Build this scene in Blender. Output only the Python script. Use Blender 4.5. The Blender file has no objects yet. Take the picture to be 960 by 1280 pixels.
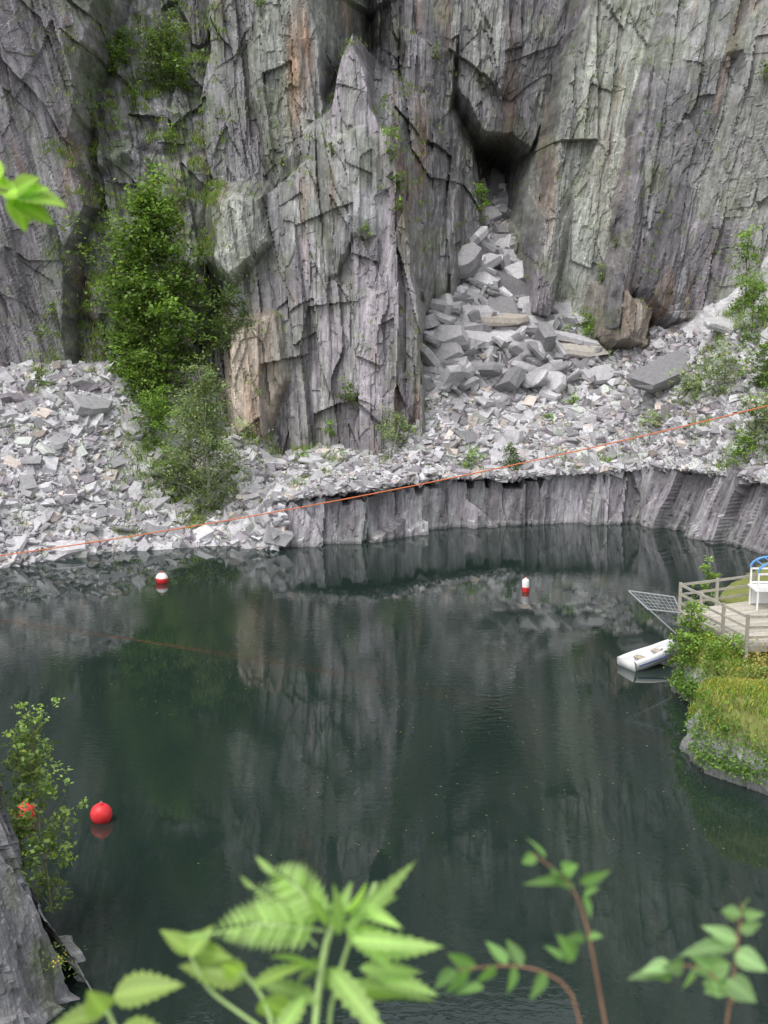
import bpy, math, numpy as np
from mathutils import Vector, Matrix
rng=np.random.default_rng(7)
scene=bpy.context.scene
# ------------------------------------------------------------ helpers
def H(i,j,s):
    i=np.asarray(i).astype(np.int64); j=np.asarray(j).astype(np.int64)
    n=(i*374761393+j*668265263+s*982451653)&0xffffffff
    n=((n^(n>>13))*1274126177)&0xffffffff
    return ((n^(n>>16))&0xffffff)/float(0x1000000)
def vnoise(a,b,s=0):
    i=np.floor(a);j=np.floor(b);f=a-i;g=b-j
    f=f*f*(3-2*f);g=g*g*(3-2*g)
    return (H(i,j,s)*(1-f)+H(i+1,j,s)*f)*(1-g)+(H(i,j+1,s)*(1-f)+H(i+1,j+1,s)*f)*g
def fbm(a,b,s=0,o=4):
    r=0;w=.5;t=0
    for k in range(o):
        r=r+w*vnoise(a*2**k,b*2**k,s+k*17);t+=w;w*=.5
    return r/t
def ss(x,a,b):
    t=np.clip((x-a)/(b-a),0,1);return t*t*(3-2*t)
def plates(a,b,sx,sz,s,off,grad):
    p=a/sx;q=b/sz;ip=np.floor(p);iq=np.floor(q)
    d1=np.full(p.shape,9e9);d2=d1.copy();val=np.zeros(p.shape);idr=np.zeros(p.shape)
    for di in(-1,0,1):
        for dj in(-1,0,1):
            ci=ip+di;cj=iq+dj
            cx=ci+H(ci,cj,s)*.9+.05;cy=cj+H(ci,cj,s+1)*.9+.05
            dx=p-cx;dy=q-cy;d=np.maximum(abs(dx+.25*dy),abs(dy)*.9)+.35*np.hypot(dx,dy)
            o=(H(ci,cj,s+2)-.5)*2*off
            v=o+(H(ci,cj,s+3)-.5)*2*grad*dx+(H(ci,cj,s+4)-.5)*2*grad*dy
            m=d<d1
            d2=np.where(m,d1,np.minimum(d2,d))
            val=np.where(m,v,val);idr=np.where(m,H(ci,cj,s+5),idr);d1=np.where(m,d,d1)
    return val,d2-d1,idr
def blocks(a,b,sx,sz,s,off,grad,sl=2.5):
    # cleaved columns with slanting cross joints
    p=a/sx+.16*(vnoise(a/sx*1.3,b/sz*2.,s+9)-.5)*2
    ip=np.floor(p)
    Bd=lambda i:i+(H(i,0*i,s)-.5)*.75
    c=ip-1+(p>=Bd(ip))+(p>=Bd(ip+1))
    b0=Bd(c);u=(p-b0)/(Bd(c+1)-b0)
    q=b/sz+H(c,c*0+1,s)*7+(H(c,c*0+2,s)-.5)*2*sl*u*sx/sz
    iq=np.floor(q)
    Bq=lambda j:j+(H(c,j,s+3)-.5)*.8
    r=iq-1+(q>=Bq(iq))+(q>=Bq(iq+1))
    q0=Bq(r);v=(q-q0)/(Bq(r+1)-q0)
    val=off*(H(c,c*0+4,s)-.5)*1.1+off*(H(c,r,s+4)-.5)*1.1+grad*(H(c,r,s+5)-.5)*2*(u-.5)+grad*(H(c,r,s+6)*.9-.15)*(v-.5)*2
    return val,np.minimum(u,1-u),H(c,r,s+7)
def mk(name,V,F,mats,smooth=False,attrs=None,mi=None,parent=None):
    V=np.asarray(V,dtype=np.float32);F=np.asarray(F,dtype=np.int32)
    me=bpy.data.meshes.new(name);k=F.shape[1]
    me.vertices.add(len(V));me.vertices.foreach_set('co',V.ravel())
    me.loops.add(F.size);me.loops.foreach_set('vertex_index',F.ravel())
    me.polygons.add(len(F));me.polygons.foreach_set('loop_start',np.arange(0,F.size,k,dtype=np.int32))
    me.polygons.foreach_set('loop_total',np.full(len(F),k,dtype=np.int32))
    if not isinstance(mats,(list,tuple)):mats=[mats]
    for m in mats:me.materials.append(m)
    if mi is not None:me.polygons.foreach_set('material_index',np.asarray(mi,dtype=np.int32))
    me.polygons.foreach_set('use_smooth',np.full(len(F),smooth,dtype=bool))
    me.update(calc_edges=True)
    for an,(ty,ar) in (attrs or {}).items():
        at=me.attributes.new(an,ty,'POINT')
        if ty=='FLOAT_COLOR':
            c=np.ones((len(V),4),dtype=np.float32);c[:,:3]=ar;at.data.foreach_set('color',c.ravel())
        else:at.data.foreach_set('vector',np.asarray(ar,dtype=np.float32).ravel())
    me.validate()
    ob=bpy.data.objects.new(name,me);scene.collection.objects.link(ob)
    if parent:ob.parent=parent
    return ob
def gridF(nr,nc):
    a=np.arange(nr*nc).reshape(nr,nc)
    return np.stack([a[:-1,:-1],a[:-1,1:],a[1:,1:],a[1:,:-1]],-1).reshape(-1,4)
def empty(name,loc=(0,0,0)):
    e=bpy.data.objects.new(name,None);e.location=loc;scene.collection.objects.link(e);e.empty_display_size=.2;return e
class Acc:
    def __init__(s):s.V=[];s.F=[];s.M=[];s.C=[];s.n=0
    def add(s,V,F,m=0,c=(.3,.3,.3)):
        V=np.asarray(V,float).reshape(-1,3);F=np.asarray(F).reshape(-1,4)
        s.V.append(V);s.F.append(F+s.n);s.M.append(np.full(len(F),m));c=np.asarray(c,float)
        s.C.append(np.broadcast_to(c,(len(V),3)) if c.ndim==1 else c);s.n+=len(V)
    def out(s,name,mats,smooth=False,parent=None):
        return mk(name,np.concatenate(s.V),np.concatenate(s.F),mats,smooth,{'Col':('FLOAT_COLOR',np.concatenate(s.C))},np.concatenate(s.M),parent)
def tube(acc,P,R,m=0,c=(.2,.2,.2),n=6):
    P=np.asarray(P,float);N=len(P);R=np.broadcast_to(np.asarray(R,float),(N,))
    T=np.gradient(P,axis=0);T/=np.linalg.norm(T,axis=1)[:,None]+1e-9
    ref=np.array([0,0,1.]) if abs(T[:,2]).mean()<.8 else np.array([1.,0,0])
    A=np.cross(T,ref);A/=np.linalg.norm(A,axis=1)[:,None]+1e-9;B=np.cross(T,A)
    th=np.arange(n)*2*math.pi/n
    V=P[:,None]+R[:,None,None]*(A[:,None]*np.cos(th)[None,:,None]+B[:,None]*np.sin(th)[None,:,None])
    a=np.arange(N*n).reshape(N,n);b=np.roll(a,-1,axis=1)
    F=np.stack([a[:-1],b[:-1],b[1:],a[1:]],-1).reshape(-1,4)
    acc.add(V.reshape(-1,3),F,m,c)
BF=np.array([[0,1,3,2],[4,6,7,5],[0,4,5,1],[2,3,7,6],[0,2,6,4],[1,5,7,3]])
def box(acc,c,s,m=0,col=(.3,.3,.3),rz=0,rx=0,ry=0):
    V=np.array([[x,y,z] for x in(-.5,.5) for y in(-.5,.5) for z in(-.5,.5)])*np.array(s)
    M=np.array((Matrix.Rotation(rz,3,'Z')@Matrix.Rotation(ry,3,'Y')@Matrix.Rotation(rx,3,'X')))
    acc.add(V@M.T+np.array(c),BF,m,col)
def bar(acc,a,b,w,h,m=0,col=(.3,.3,.3)):
    a=np.array(a,float);b=np.array(b,float);d=b-a;L=np.linalg.norm(d);d/=L
    up=np.array([0,0,1.]) if abs(d[2])<.9 else np.array([0,1.,0])
    s=np.cross(d,up);s/=np.linalg.norm(s);u=np.cross(s,d)
    V=np.array([a+d*L*i+s*w*j+u*h*k for i in(0,1) for j in(-.5,.5) for k in(-.5,.5)])
    acc.add(V,BF,m,col)
# ------------------------------------------------------------ materials
def newmat(name):
    m=bpy.data.materials.new(name);m.use_nodes=True;nt=m.node_tree
    b=nt.nodes['Principled BSDF'];return m,nt,b
def nd(nt,t,**kw):
    n=nt.nodes.new(t)
    for k,v in kw.items():
        if k in n.inputs.keys():n.inputs[k].default_value=v
        else:setattr(n,k,v)
    return n
def mixc(nt,a,b,fac=1,blend='MULTIPLY'):
    n=nt.nodes.new('ShaderNodeMix');n.data_type='RGBA';n.blend_type=blend
    if isinstance(fac,(int,float)):n.inputs[0].default_value=fac
    else:nt.links.new(fac,n.inputs[0])
    for i,x in((6,a),(7,b)):
        if isinstance(x,tuple):n.inputs[i].default_value=x+(1,)
        else:nt.links.new(x,n.inputs[i])
    return n.outputs[2]
def ramp(nt,src,pts):
    r=nt.nodes.new('ShaderNodeValToRGB');e=r.color_ramp.elements
    while len(e)<len(pts):e.new(.5)
    for el,(p,c) in zip(e,pts):
        el.position=p;el.color=(c,c,c,1) if isinstance(c,(int,float)) else tuple(c)+(1,)
    nt.links.new(src,r.inputs[0]);return r.outputs[0]
def rockmat(name,useST=True,bump=.6,sc=1.0,gain=1.0):
    m,nt,b=newmat(name);L=nt.links
    col=nd(nt,'ShaderNodeAttribute',attribute_name='Col').outputs['Color']
    if useST:vec=nd(nt,'ShaderNodeAttribute',attribute_name='st').outputs['Vector']
    else:vec=nd(nt,'ShaderNodeTexCoord').outputs['Object']
    mp=nd(nt,'ShaderNodeMapping');mp.inputs['Scale'].default_value=(1.9*sc,1*sc,.2*sc) if useST else (sc,sc,sc)
    L.new(vec,mp.inputs[0])
    n2=nd(nt,'ShaderNodeTexNoise',Scale=2.6,Detail=5,Roughness=.78);L.new(mp.outputs[0],n2.inputs['Vector'])
    r2=ramp(nt,n2.outputs[0],[(.32,.55*gain),(.5,1.0*gain),(.7,1.45*gain)] if useST else [(.32,.75),(.7,1.25)])
    c=mixc(nt,col,r2)
    if useST:
        n3=nd(nt,'ShaderNodeTexNoise',Scale=2.2,Detail=4,Roughness=.8);L.new(vec,n3.inputs['Vector'])
        c=mixc(nt,c,ramp(nt,n3.outputs[0],[(.35,.78),(.66,1.22)]))
    L.new(c,b.inputs['Base Color']);b.inputs['Roughness'].default_value=.7
    b.inputs['Specular IOR Level'].default_value=.3
    bp=nd(nt,'ShaderNodeBump',Strength=bump,Distance=.16);L.new(n2.outputs[0],bp.inputs['Height']);L.new(bp.outputs[0],b.inputs['Normal'])
    return m
M_cliff=rockmat('slate_cliff',True,.8)
M_rock=rockmat('slate_rubble',False,.4,1.6,1.0)
def leafmat(name,trans=.35,rough=.5,gain=1.0):
    m,nt,b=newmat(name);L=nt.links
    col=nd(nt,'ShaderNodeAttribute',attribute_name='Col').outputs['Color']
    L.new(col,b.inputs['Base Color']);b.inputs['Roughness'].default_value=rough
    b.inputs['Specular IOR Level'].default_value=.3
    t=nd(nt,'ShaderNodeBsdfTranslucent');L.new(mixc(nt,col,(1.3,1.5,.6)),t.inputs[0])
    mx=nd(nt,'ShaderNodeMixShader');mx.inputs[0].default_value=trans
    L.new(b.outputs[0],mx.inputs[1]);L.new(t.outputs[0],mx.inputs[2]);L.new(mx.outputs[0],nt.nodes['Material Output'].inputs[0])
    return m
M_leaf=leafmat('foliage')
def attrmat(name,rough=.6,nscale=8,var=.25,bump=.2,spec=.4):
    m,nt,b=newmat(name);L=nt.links
    col=nd(nt,'ShaderNodeAttribute',attribute_name='Col').outputs['Color']
    n=nd(nt,'ShaderNodeTexNoise',Scale=nscale,Detail=5,Roughness=.65);L.new(nd(nt,'ShaderNodeTexCoord').outputs['Object'],n.inputs['Vector'])
    L.new(mixc(nt,col,ramp(nt,n.outputs[0],[(.3,1-var),(.7,1+var)])),b.inputs['Base Color'])
    b.inputs['Roughness'].default_value=rough;b.inputs['Specular IOR Level'].default_value=spec
    bp=nd(nt,'ShaderNodeBump',Strength=bump,Distance=.02);L.new(n.outputs[0],bp.inputs['Height']);L.new(bp.outputs[0],b.inputs['Normal'])
    return m
M_bark=attrmat('bark',.85,12,.35,.5)
M_wood=attrmat('weathered_timber',.8,14,.3,.3)
M_paint=attrmat('weathered_paint',.4,6,.08,.03)
M_metal=attrmat('galvanised_metal',.45,10,.15,.05)
# ------------------------------------------------------------ cliff
# image pixel coordinates mapped to cliff elevation: horizontal a, vertical b (1 pixel ~ 5 cm at the 85 m line)
def E(a,b,Y):
    k=Y/85.;return (a-480)*.0535*k,15+(353-b)*.0525*k
def sdpoly(x,z,P):
    n=len(P);d=np.full(x.shape,1e18);s=np.ones(x.shape)
    for i in range(n):
        ax,az=P[i];bx,bz=P[i-1]
        ex,ez=bx-ax,bz-az;wx,wz=x-ax,z-az
        t=np.clip((wx*ex+wz*ez)/(ex*ex+ez*ez+1e-9),0,1)
        d=np.minimum(d,(wx-ex*t)**2+(wz-ez*t)**2)
        c1=z>=az;c2=z<bz;c3=ex*wz>ez*wx
        al=(c1&c2&c3)|(~c1&~c2&~c3);s=np.where(al,-s,s)
    return s*np.sqrt(d)
purple=np.array((.247,.230,.246));gray=np.array((.275,.272,.280));green=np.array((.345,.36,.32));dark=np.array((.148,.142,.151));rust=np.array((.42,.26,.17));tan=np.array((.44,.38,.32));pale=np.array((.41,.415,.40))
S=[ # poly, Y, gx, x0, gz, k, colour
 ([(-900,-700),(130,-700),(118,-10),(88,175),(104,255),(72,310),(78,600),(-900,600)],86,.45,-20,.07,8,purple*1.1),
 ([(-900,-700),(40,-700),(48,60),(30,300),(40,600),(-900,600)],84.8,.5,-22,.05,4,purple*1.2),
 ([(118,-700),(150,-700),(145,0),(130,60),(112,150),(98,120)],89.5,.1,-18,.1,6,gray*.9),
 ([(235,-700),(275,-700),(268,-5),(262,60),(240,60),(228,0)],91,.1,-15,.1,8,purple*.95),
 ([(270,-700),(400,-700),(390,10),(398,80),(412,170),(425,240),(300,258),(262,215),(247,150),(258,60)],88.5,-.2,-8,.10,9,gray*1.1),
 ([(325,-700),(385,-700),(384,20),(376,110),(402,200),(340,238),(318,120)],86.6,.25,-7,.12,3.5,green*.98),
 ([(439,30),(446,62),(460,135),(474,152),(494,172),(503,250),(518,335),(525,420),(532,640),(425,640),(412,400),(408,190),(420,110)],81.8,-.3,-2,.10,11,purple*1.2),
 ([(415,175),(455,158),(470,200),(498,310),(508,345),(480,300),(440,290),(420,340)],80.6,.1,-3,.10,2.5,gray*1.2),
 ([(262,300),(278,248),(330,238),(375,205),(430,190),(440,640),(318,640),(225,505),(232,465),(300,405),(262,335)],84.6,-.35,-8,.12,8,gray),
 ([(330,330),(385,285),(425,330),(430,640),(345,640),(352,440)],82.8,-.35,-4,.14,3,purple*1.15),
 ([(355,250),(395,210),(425,215),(430,290),(385,300),(360,330)],83.4,.3,-5,.2,2,pale*.9),
 ([(276,250),(325,242),(330,300),(285,345),(266,320)],82.6,.1,-9,.1,3.5,green*1.05),
 ([(300,420),(340,398),(352,470),(318,560),(296,560),(292,490)],82.3,.3,-8,.22,3,tan),
 ([(430,502),(528,494),(538,640),(428,640)],80.2,-.1,0,.06,8,purple*1.02),
 ([(455,-700),(590,-700),(570,100),(545,190),(528,300),(520,480),(500,480),(470,120)],99.5,-.3,3,.05,6,dark*1.45),
 ([(505,40),(560,60),(545,200),(528,330),(512,330),(500,180)],97.5,.3,3,.08,4,dark*1.9),
 ([(575,-700),(800,-700),(740,20),(700,110),(664,185),(640,165),(606,165),(572,110)],99,.25,8,.05,6,dark*1.7),
 ([(600,40),(690,20),(685,90),(640,125),(600,100)],98,.3,10,.1,3,gray*.75),
 ([(900,-700),(742,-10),(700,150),(668,370),(672,520),(860,520),(1000,-700)],92.5,-.2,14,.08,9,green),
 ([(905,-700),(742,-12),(722,100),(676,300),(668,390),(688,390),(735,180),(772,0)],91.4,.9,13,.09,8,purple*.95),
 ([(960,-700),(838,0),(812,160),(768,425),(775,540),(1800,540),(1800,-700)],88,-.35,17,.08,9,gray*1.02),
 ([(960,-700),(838,-5),(813,130),(770,410),(790,410),(832,240),(872,0)],86.9,1.0,17,.08,7,dark*1.35),
 ([(1080,-700),(938,40),(888,240),(850,330),(868,540),(1800,540),(1800,-700)],85.2,-.4,20,.07,7,purple*1.05),
 ([(866,230),(930,270),(920,400),(850,400),(820,360)],84.2,.5,19,.2,3,dark*1.3),
 ([(1100,-700),(1010,40),(960,130),(925,60),(1000,-100)],83.4,.3,24,.1,5,gray*1.1),
 ([(790,370),(820,380),(812,430),(782,425)],85.3,.1,17,.15,4,tan*.75),
]
SP=[([E(a,b,s[1]) for a,b in s[0]],)+s[1:] for s in S]
CAVE=[E(a,b,101) for a,b in [(590,165),(640,172),(657,205),(636,295),(600,320),(600,240)]]
def cliff(x,z,full=True):
    lean=1+.011*(z-10);xs=x/lean
    nz1=(fbm(xs/1.1,z/3.5,3,4)-.5)
    base=np.interp(x,[-60,-32,-26,-20,-8,0,8,15,20,28,60],[50,76,86,95,97,104,107,107,99,90,50])+.08*(z-15)
    g=ss(x,-24,-20)*(1-ss(x,-13,-10))
    zz=z+1.4*(fbm(x/3,z/3,91,3)-.5)*2+.18*x
    st=np.floor(zz/1.7)+ss(zz/1.7-np.floor(zz/1.7),.6,1.)
    gul=87.6+.31*(st*1.7-10)+(fbm(x/2,z/2,99,3)-.5)*2.4
    base=base*(1-g)+gul*g
    Y=base;C=np.broadcast_to(dark*1.35,x.shape+(3,)).copy();C[g>.5]=gray*.95
    for P,y0,gx,x0,gz,k,c in SP:
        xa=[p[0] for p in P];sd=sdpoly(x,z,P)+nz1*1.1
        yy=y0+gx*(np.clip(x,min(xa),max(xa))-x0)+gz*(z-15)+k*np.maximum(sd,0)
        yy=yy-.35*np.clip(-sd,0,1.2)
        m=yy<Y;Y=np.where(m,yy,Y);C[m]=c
        C[m]*=(1-.38*ss(sd[m],.0,.5))[:,None]  # shade painted into the colour of slab side walls, strengthens outlines
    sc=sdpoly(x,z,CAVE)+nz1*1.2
    cav=ss(-sc,-.1,.8);Y=Y+4*cav;C=C*(1-.4*cav[...,None])  # cave pushed back, its shading also darkened into the rock colour
    amp=1-.5*ss(x,11,16)-.3*(1-ss(x,-24,-20))
    v0,_,_=plates(xs,z,5.5,12,5,.5,1.0)
    v1,e1,i1=blocks(xs,z,2.6,13,11,.9,.42)
    v2,e2,i2=blocks(xs+.04*z,z,1.05,5.5,23,.48,.26)
    Y=Y+(v1+v2)*amp+v0*.8
    if full:
        rz=.35+.9*ss(fbm(xs/3,z/5,41,3),.42,.6)
        v3,e3,i3=plates(xs-.05*z,z,.6,2.4,37,.15,.16)
        v5,e5,i5=blocks(xs-.02*z,z,.42,3.4,31,.12,.10)
        v4,e4,i4=plates(xs,z-.4*xs,.22,.8,51,.05,.05)
        Y=Y+(v3*rz+v5)*(.35+.65*amp)+v4*rz
        var=(.76+.48*i1)*(.82+.36*i2)*(.88+.24*i3)*(.82+.36*i5)*(.94+.12*i4)
        C=C*var[...,None]
        gn=ss(fbm(xs/2.0,z/11,71,4),.53,.66)*.5
        C=C*(1-gn[...,None])+green*gn[...,None]*.95
        rn=ss(fbm(xs/.7,z/7,83,4),.65,.76)*.4
        C=C*(1-rn[...,None])+rust*rn[...,None]*.7
        wn=ss(fbm(xs/.3,z/8,87,4),.55,.68)*.45
        C=C*(1-wn[...,None])+dark*.75*wn[...,None]
        for a,b,sa,sb,cc,stn in [(370,105,9,65,rust*1.2,1.),(382,60,8,50,rust*1.2,.8),(95,215,7,45,rust*.8,.8),(528,170,10,70,rust*.75,.5),(655,70,14,70,rust*.75,.35),(638,240,10,60,rust*.75,.5),(322,440,20,60,tan*1.05,.9),(325,500,10,50,rust*1.1,.4),(300,290,35,40,pale,.5),(370,160,35,80,pale,.4),(770,200,25,150,tan*.85,.35),(520,300,18,60,purple,.5),(725,260,22,110,green*1.1,.7),(750,330,25,70,pale,.4),(300,150,40,60,purple*1.1,.5),(945,60,14,60,rust*.8,.4)]:
            X,Z=E(a,b,88);w=np.exp(-((x-X)/(sa*.055))**2-((z-Z)/(sb*.055))**2)*stn
            w=w*ss(fbm(xs/.35,z/2.5,int(a)+5,3),.33,.55)
            C=C*(1-w[...,None])+cc*w[...,None]
        gm=(g*ss(fbm(x/.8,z/.8,131,3),.45,.6)*.5)[...,None]
        C=C*(1-gm)+np.array((.12,.17,.06))*gm
        lm=(.3*ss(fbm(x/1.3,z/1.8,137,4),.58,.7))[...,None]
        C=C*(1-lm)+np.array((.17,.20,.10))*lm
    return Y,C
def cells(a,b,d):return np.linspace(a,b,int(round((b-a)/d))+1)
gx=np.concatenate([cells(-60,-29,.5)[:-1],cells(-29,30,.075),cells(30,60,.5)[1:]])
gz=np.concatenate([cells(-1,34,.085),cells(34,48,.3)[1:]])
X,Z=np.meshgrid(gx,gz)
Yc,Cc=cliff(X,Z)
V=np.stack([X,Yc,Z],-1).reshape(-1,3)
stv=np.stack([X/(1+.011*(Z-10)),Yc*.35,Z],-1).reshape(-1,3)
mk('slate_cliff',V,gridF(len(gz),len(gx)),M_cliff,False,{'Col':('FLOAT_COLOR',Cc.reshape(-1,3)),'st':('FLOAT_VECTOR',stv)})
def cy(x,z):
    return float(cliff(np.array([[float(x)]]),np.array([[float(z)]]))[0][0,0])
# plateau above
m,nt,b=newmat('hill_grass');n=nd(nt,'ShaderNodeTexNoise',Scale=.2,Detail=6);nt.links.new(nd(nt,'ShaderNodeTexCoord').outputs['Object'],n.inputs['Vector'])
nt.links.new(ramp(nt,n.outputs[0],[(.35,(.05,.09,.02)),(.65,(.13,.15,.06))]),b.inputs['Base Color']);b.inputs['Roughness'].default_value=.9
M_hill=m
tx=gx[::8];ty=Yc[-1][::8]
rows=[]
for dy,dz in((-.3,-.2),(4,.6),(20,3),(80,9),(400,30)):
    rows.append(np.stack([tx*(1+dy/60.),ty+dy,48+dz+fbm(tx/4,tx*0+dy,5)*1.5],-1))
mk('hill_ground',np.concatenate(rows),gridF(5,len(tx)),M_hill,True)
# ------------------------------------------------------------ scree terrain
YSx=[-60,-45,-30,-20.6,-15.9,-9,-7,-6.0,-.5,1.5,2.6,6,16.2,20.9,24,30,40]
YSy=[40,47,58.5,64.5,68.3,70.6,70.3,70.1,70.9,73.2,74.4,76.1,76.9,68.7,63,52,45]
def Ysh(x):return np.interp(x,YSx,YSy)
def HT(x):return np.interp(x,[-9,-7,-6,-2,2,8,16,18,24],[.6,1.6,2.6,3.1,3.2,3.0,3.4,3.9,4.1])
def T(x,Y):
    q=Y-Ysh(x)
    wl=1-ss(x,-9.0,-6.3)
    zl=.60*q-.2+1.0*np.exp(-((x+19)/4.5)**2)*ss(q,2,12)-1.2*np.exp(-((x+11.5)/2.)**2)*ss(q,1,6)
    zl=-np.log(np.exp(-np.clip(zl,-5,30)*1.3)+math.exp(-9.3*1.3))/1.3
    zs=HT(x)+.59*np.maximum(q-.6,0)+2.4*np.exp(-((x-5.)/3.8)**2)*ss(q,8,18)
    zc=HT(x)+.13*np.maximum(q-.5,0)
    wc=ss(x,-.5,3.2)
    zr=zc*(1-wc)+zs*wc+1.9*np.minimum(q,0)
    z=zl*wl+zr*(1-wl)
    return z+(fbm(x/2.5,Y/2.5,7,4)-.5)*.9*ss(q,.3,3)
tx=cells(-34,27,.16);tq=np.concatenate([cells(-3,0,.2)[:-1],cells(0,40,.2)])
TX,TQ=np.meshgrid(tx,tq)
qmin=np.interp(TX,[-7.0,-5.6],[-3.0,.25])
TQ2=np.maximum(TQ,qmin)
TY=Ysh(TX)+TQ2
TZ=T(TX,TY)+.22*(vnoise(TX*3,TY*3,9)-.5)
TC=np.array((.47,.46,.47))*(.75+.5*fbm(TX/1.5,TY/1.5,13,3))[...,None]*(.75+.5*H(TX*7,TY*5,3))[...,None]
vg=(ss(fbm(TX/1.6,TY/1.6,33,4),.54,.66)*(ss(TX,-17,-14)*(1-ss(TX,-7,-4))*.9+ss(TX,18,20)*.8+.12))[...,None]
TC=TC*(1-vg)+np.array((.13,.18,.055))*vg
mk('scree_slope',np.stack([TX,TY,TZ],-1).reshape(-1,3),gridF(len(tq),len(tx)),M_rock,False,{'Col':('FLOAT_COLOR',TC.reshape(-1,3))})
# ledge (low quarried face at waterline)
pl=[(x,y) for x,y in zip(YSx,YSy) if -6.0<x<=24]+[(27,57)]
pl=np.array([(-6.7,72.6),(-6.4,71.0),(-5.7,70.2)]+pl)
seg=np.r_[0,np.cumsum(np.hypot(*np.diff(pl,axis=0).T))]
s=cells(0,seg[-1],.08);px=np.interp(s,seg,pl[:,0]);py=np.interp(s,seg,pl[:,1])
dx=np.gradient(px);dy=np.gradient(py)
k=np.ones(7)/7
dx=np.convolve(np.pad(dx,3,'edge'),k,'valid');dy=np.convolve(np.pad(dy,3,'edge'),k,'valid')
l=np.hypot(dx,dy);nx,ny=dy/l,-dx/l
hz=cells(0,1,.022)
SS,HZ=np.meshgrid(s,hz)
PX=np.broadcast_to(px,SS.shape);PY=np.broadcast_to(py,SS.shape)
top=HT(PX)+.7*(blocks(SS,SS*0+1,1.9,5,5,1.,0)[0])+.4*(blocks(SS,SS*0+1,.6,5,6,1.,0)[0])-.1-.9*(1-ss(SS,0,2.5))
ZL=-1+(top+1)*HZ
lean=ss(PX,16.5,17.5)*.25
SC=SS-ZL*(.12+lean)
v1,e1,i1=blocks(SC,ZL,2.6,9,61,.8,.5);v2,e2,i2=blocks(SC,ZL,.8,3.2,67,.2,.2);v3,e3,i3=plates(SC,ZL,.3,1.3,69,.06,.06)
D=v1+v2+v3-.05-.16*ZL
LV=np.stack([PX+nx*D,PY+ny*D,ZL],-1)
cap=LV[-1]+np.stack([-nx*2.2,-ny*2.2,0*nx+.15],-1)
LV=np.concatenate([LV,cap[None]],0)
LC=purple*1.4*((.65+.7*i1)*(.75+.5*i2))[...,None]
wh=(ss(fbm(SC/.5,ZL/5,77,3),.48,.64)*.6)[...,None];LC=LC*(1-wh)+pale*1.1*wh
wn=(ss(fbm(SC/.6,ZL/6,79,3),.54,.66)*.5)[...,None];LC=LC*(1-wn)+dark*.8*wn
wet=(1-ss(ZL,.05,.3))[...,None];LC=LC*(1-.3*wet)
br=(ss(ZL,.1,.2)*(1-ss(ZL,.25,.4))*.5)[...,None];LC=LC*(1-br)+pale*br
LC=np.concatenate([LC,LC[-1:]],0)
LST=np.concatenate([np.stack([SC,D,ZL],-1),np.stack([SC[-1],D[-1]+2,ZL[-1]],-1)[None]],0)
mk('quarry_ledge',LV.reshape(-1,3),gridF(len(hz)+1,len(s)),M_cliff,False,{'Col':('FLOAT_COLOR',LC.reshape(-1,3)),'st':('FLOAT_VECTOR',LST.reshape(-1,3))})
# ------------------------------------------------------------ rubble
def rocks(P,size,cols,flat=.28,tilt=.35,seed=1,slope=.5):
    r=np.random.default_rng(seed);n=len(P)
    dims=np.stack([size,size*r.uniform(.45,.85,n),size*r.uniform(.12,flat*1.6,n)],-1)
    cs=np.array([[x,y,z] for x in(-.5,.5) for y in(-.5,.5) for z in(-.5,.5)])
    V=cs[None]*dims[:,None]*(1+r.uniform(-.38,.25,(n,8,3)))
    yaw=r.uniform(0,2*math.pi,n);ax=r.normal(0,tilt,n);ay=r.normal(0,tilt,n)
    def rot(V,a,i,j):
        c,s_=np.cos(a)[:,None],np.sin(a)[:,None];W=V.copy();W[...,i]=c*V[...,i]-s_*V[...,j];W[...,j]=s_*V[...,i]+c*V[...,j];return W
    V=rot(V,yaw,0,1);V=rot(V,ax+slope,1,2);V=rot(V,ay,2,0)
    V=V+P[:,None]
    F=(BF[None]+8*np.arange(n)[:,None,None]).reshape(-1,4)
    C=np.repeat(cols,8,axis=0)
    return V.reshape(-1,3),F,C
def rockcols(n,r):
    c=np.array((.50,.49,.505))*r.uniform(.42,1.25,n)[:,None]
    k=r.random(n);c[k<.08]*=np.array((1.12,1.0,.87));c[(k>.1)&(k<.2)]*=np.array((.97,1.03,.93));c[k>.82]*=np.array((1.0,.93,.98))*.65
    return c
acc=Acc();r=np.random.default_rng(5)
def scat(n,xr,qr,smin,smax,pw,seed,filt=None,slope=.5,tilt=.35,lift=.08):
    r=np.random.default_rng(seed)
    x=r.uniform(*xr,n);q=qr[0]+(qr[1]-qr[0])*r.random(n);y=Ysh(x)+q
    size=smin*(1-r.random(n)*(1-(smin/smax)**pw))**(-1/pw)
    if filt is not None:
        k=filt(x,y,q,r.random(n));x,y,size,q=x[k],y[k],size[k],q[k]
    z=T(x,y)+size*lift
    V,F,C=rocks(np.stack([x,y,z],-1),size,rockcols(len(x),r),tilt=tilt,seed=seed+1,slope=slope)
    acc.add(V,F,0,C)
infront=lambda x,y:y<cliff(x[None],T(x,y)[None],False)[0][0]+1.5
scat(13000,(-28,-7),(-.8,21),.2,1.3,2.1,101,lambda x,y,q,u:(u<.95-.75*np.exp(-((x+14.5)/2.2)**2-((q-9)/5)**2))&infront(x,y))
scat(2400,(-9.5,-5.9),(-1.2,4),.25,1.4,1.8,102,tilt=.6)
scat(5000,(-8.5,3.5),(.3,10),.18,1.0,2.2,103,lambda x,y,q,u:(u<.75)&infront(x,y),slope=.2)
scat(13000,(1.5,24),(.35,14),.2,1.1,2.0,105,lambda x,y,q,u:infront(x,y))
scat(8500,(1.5,17),(9,33),.35,2.0,1.8,107,lambda x,y,q,u:infront(x,y),tilt=.5)
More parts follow.
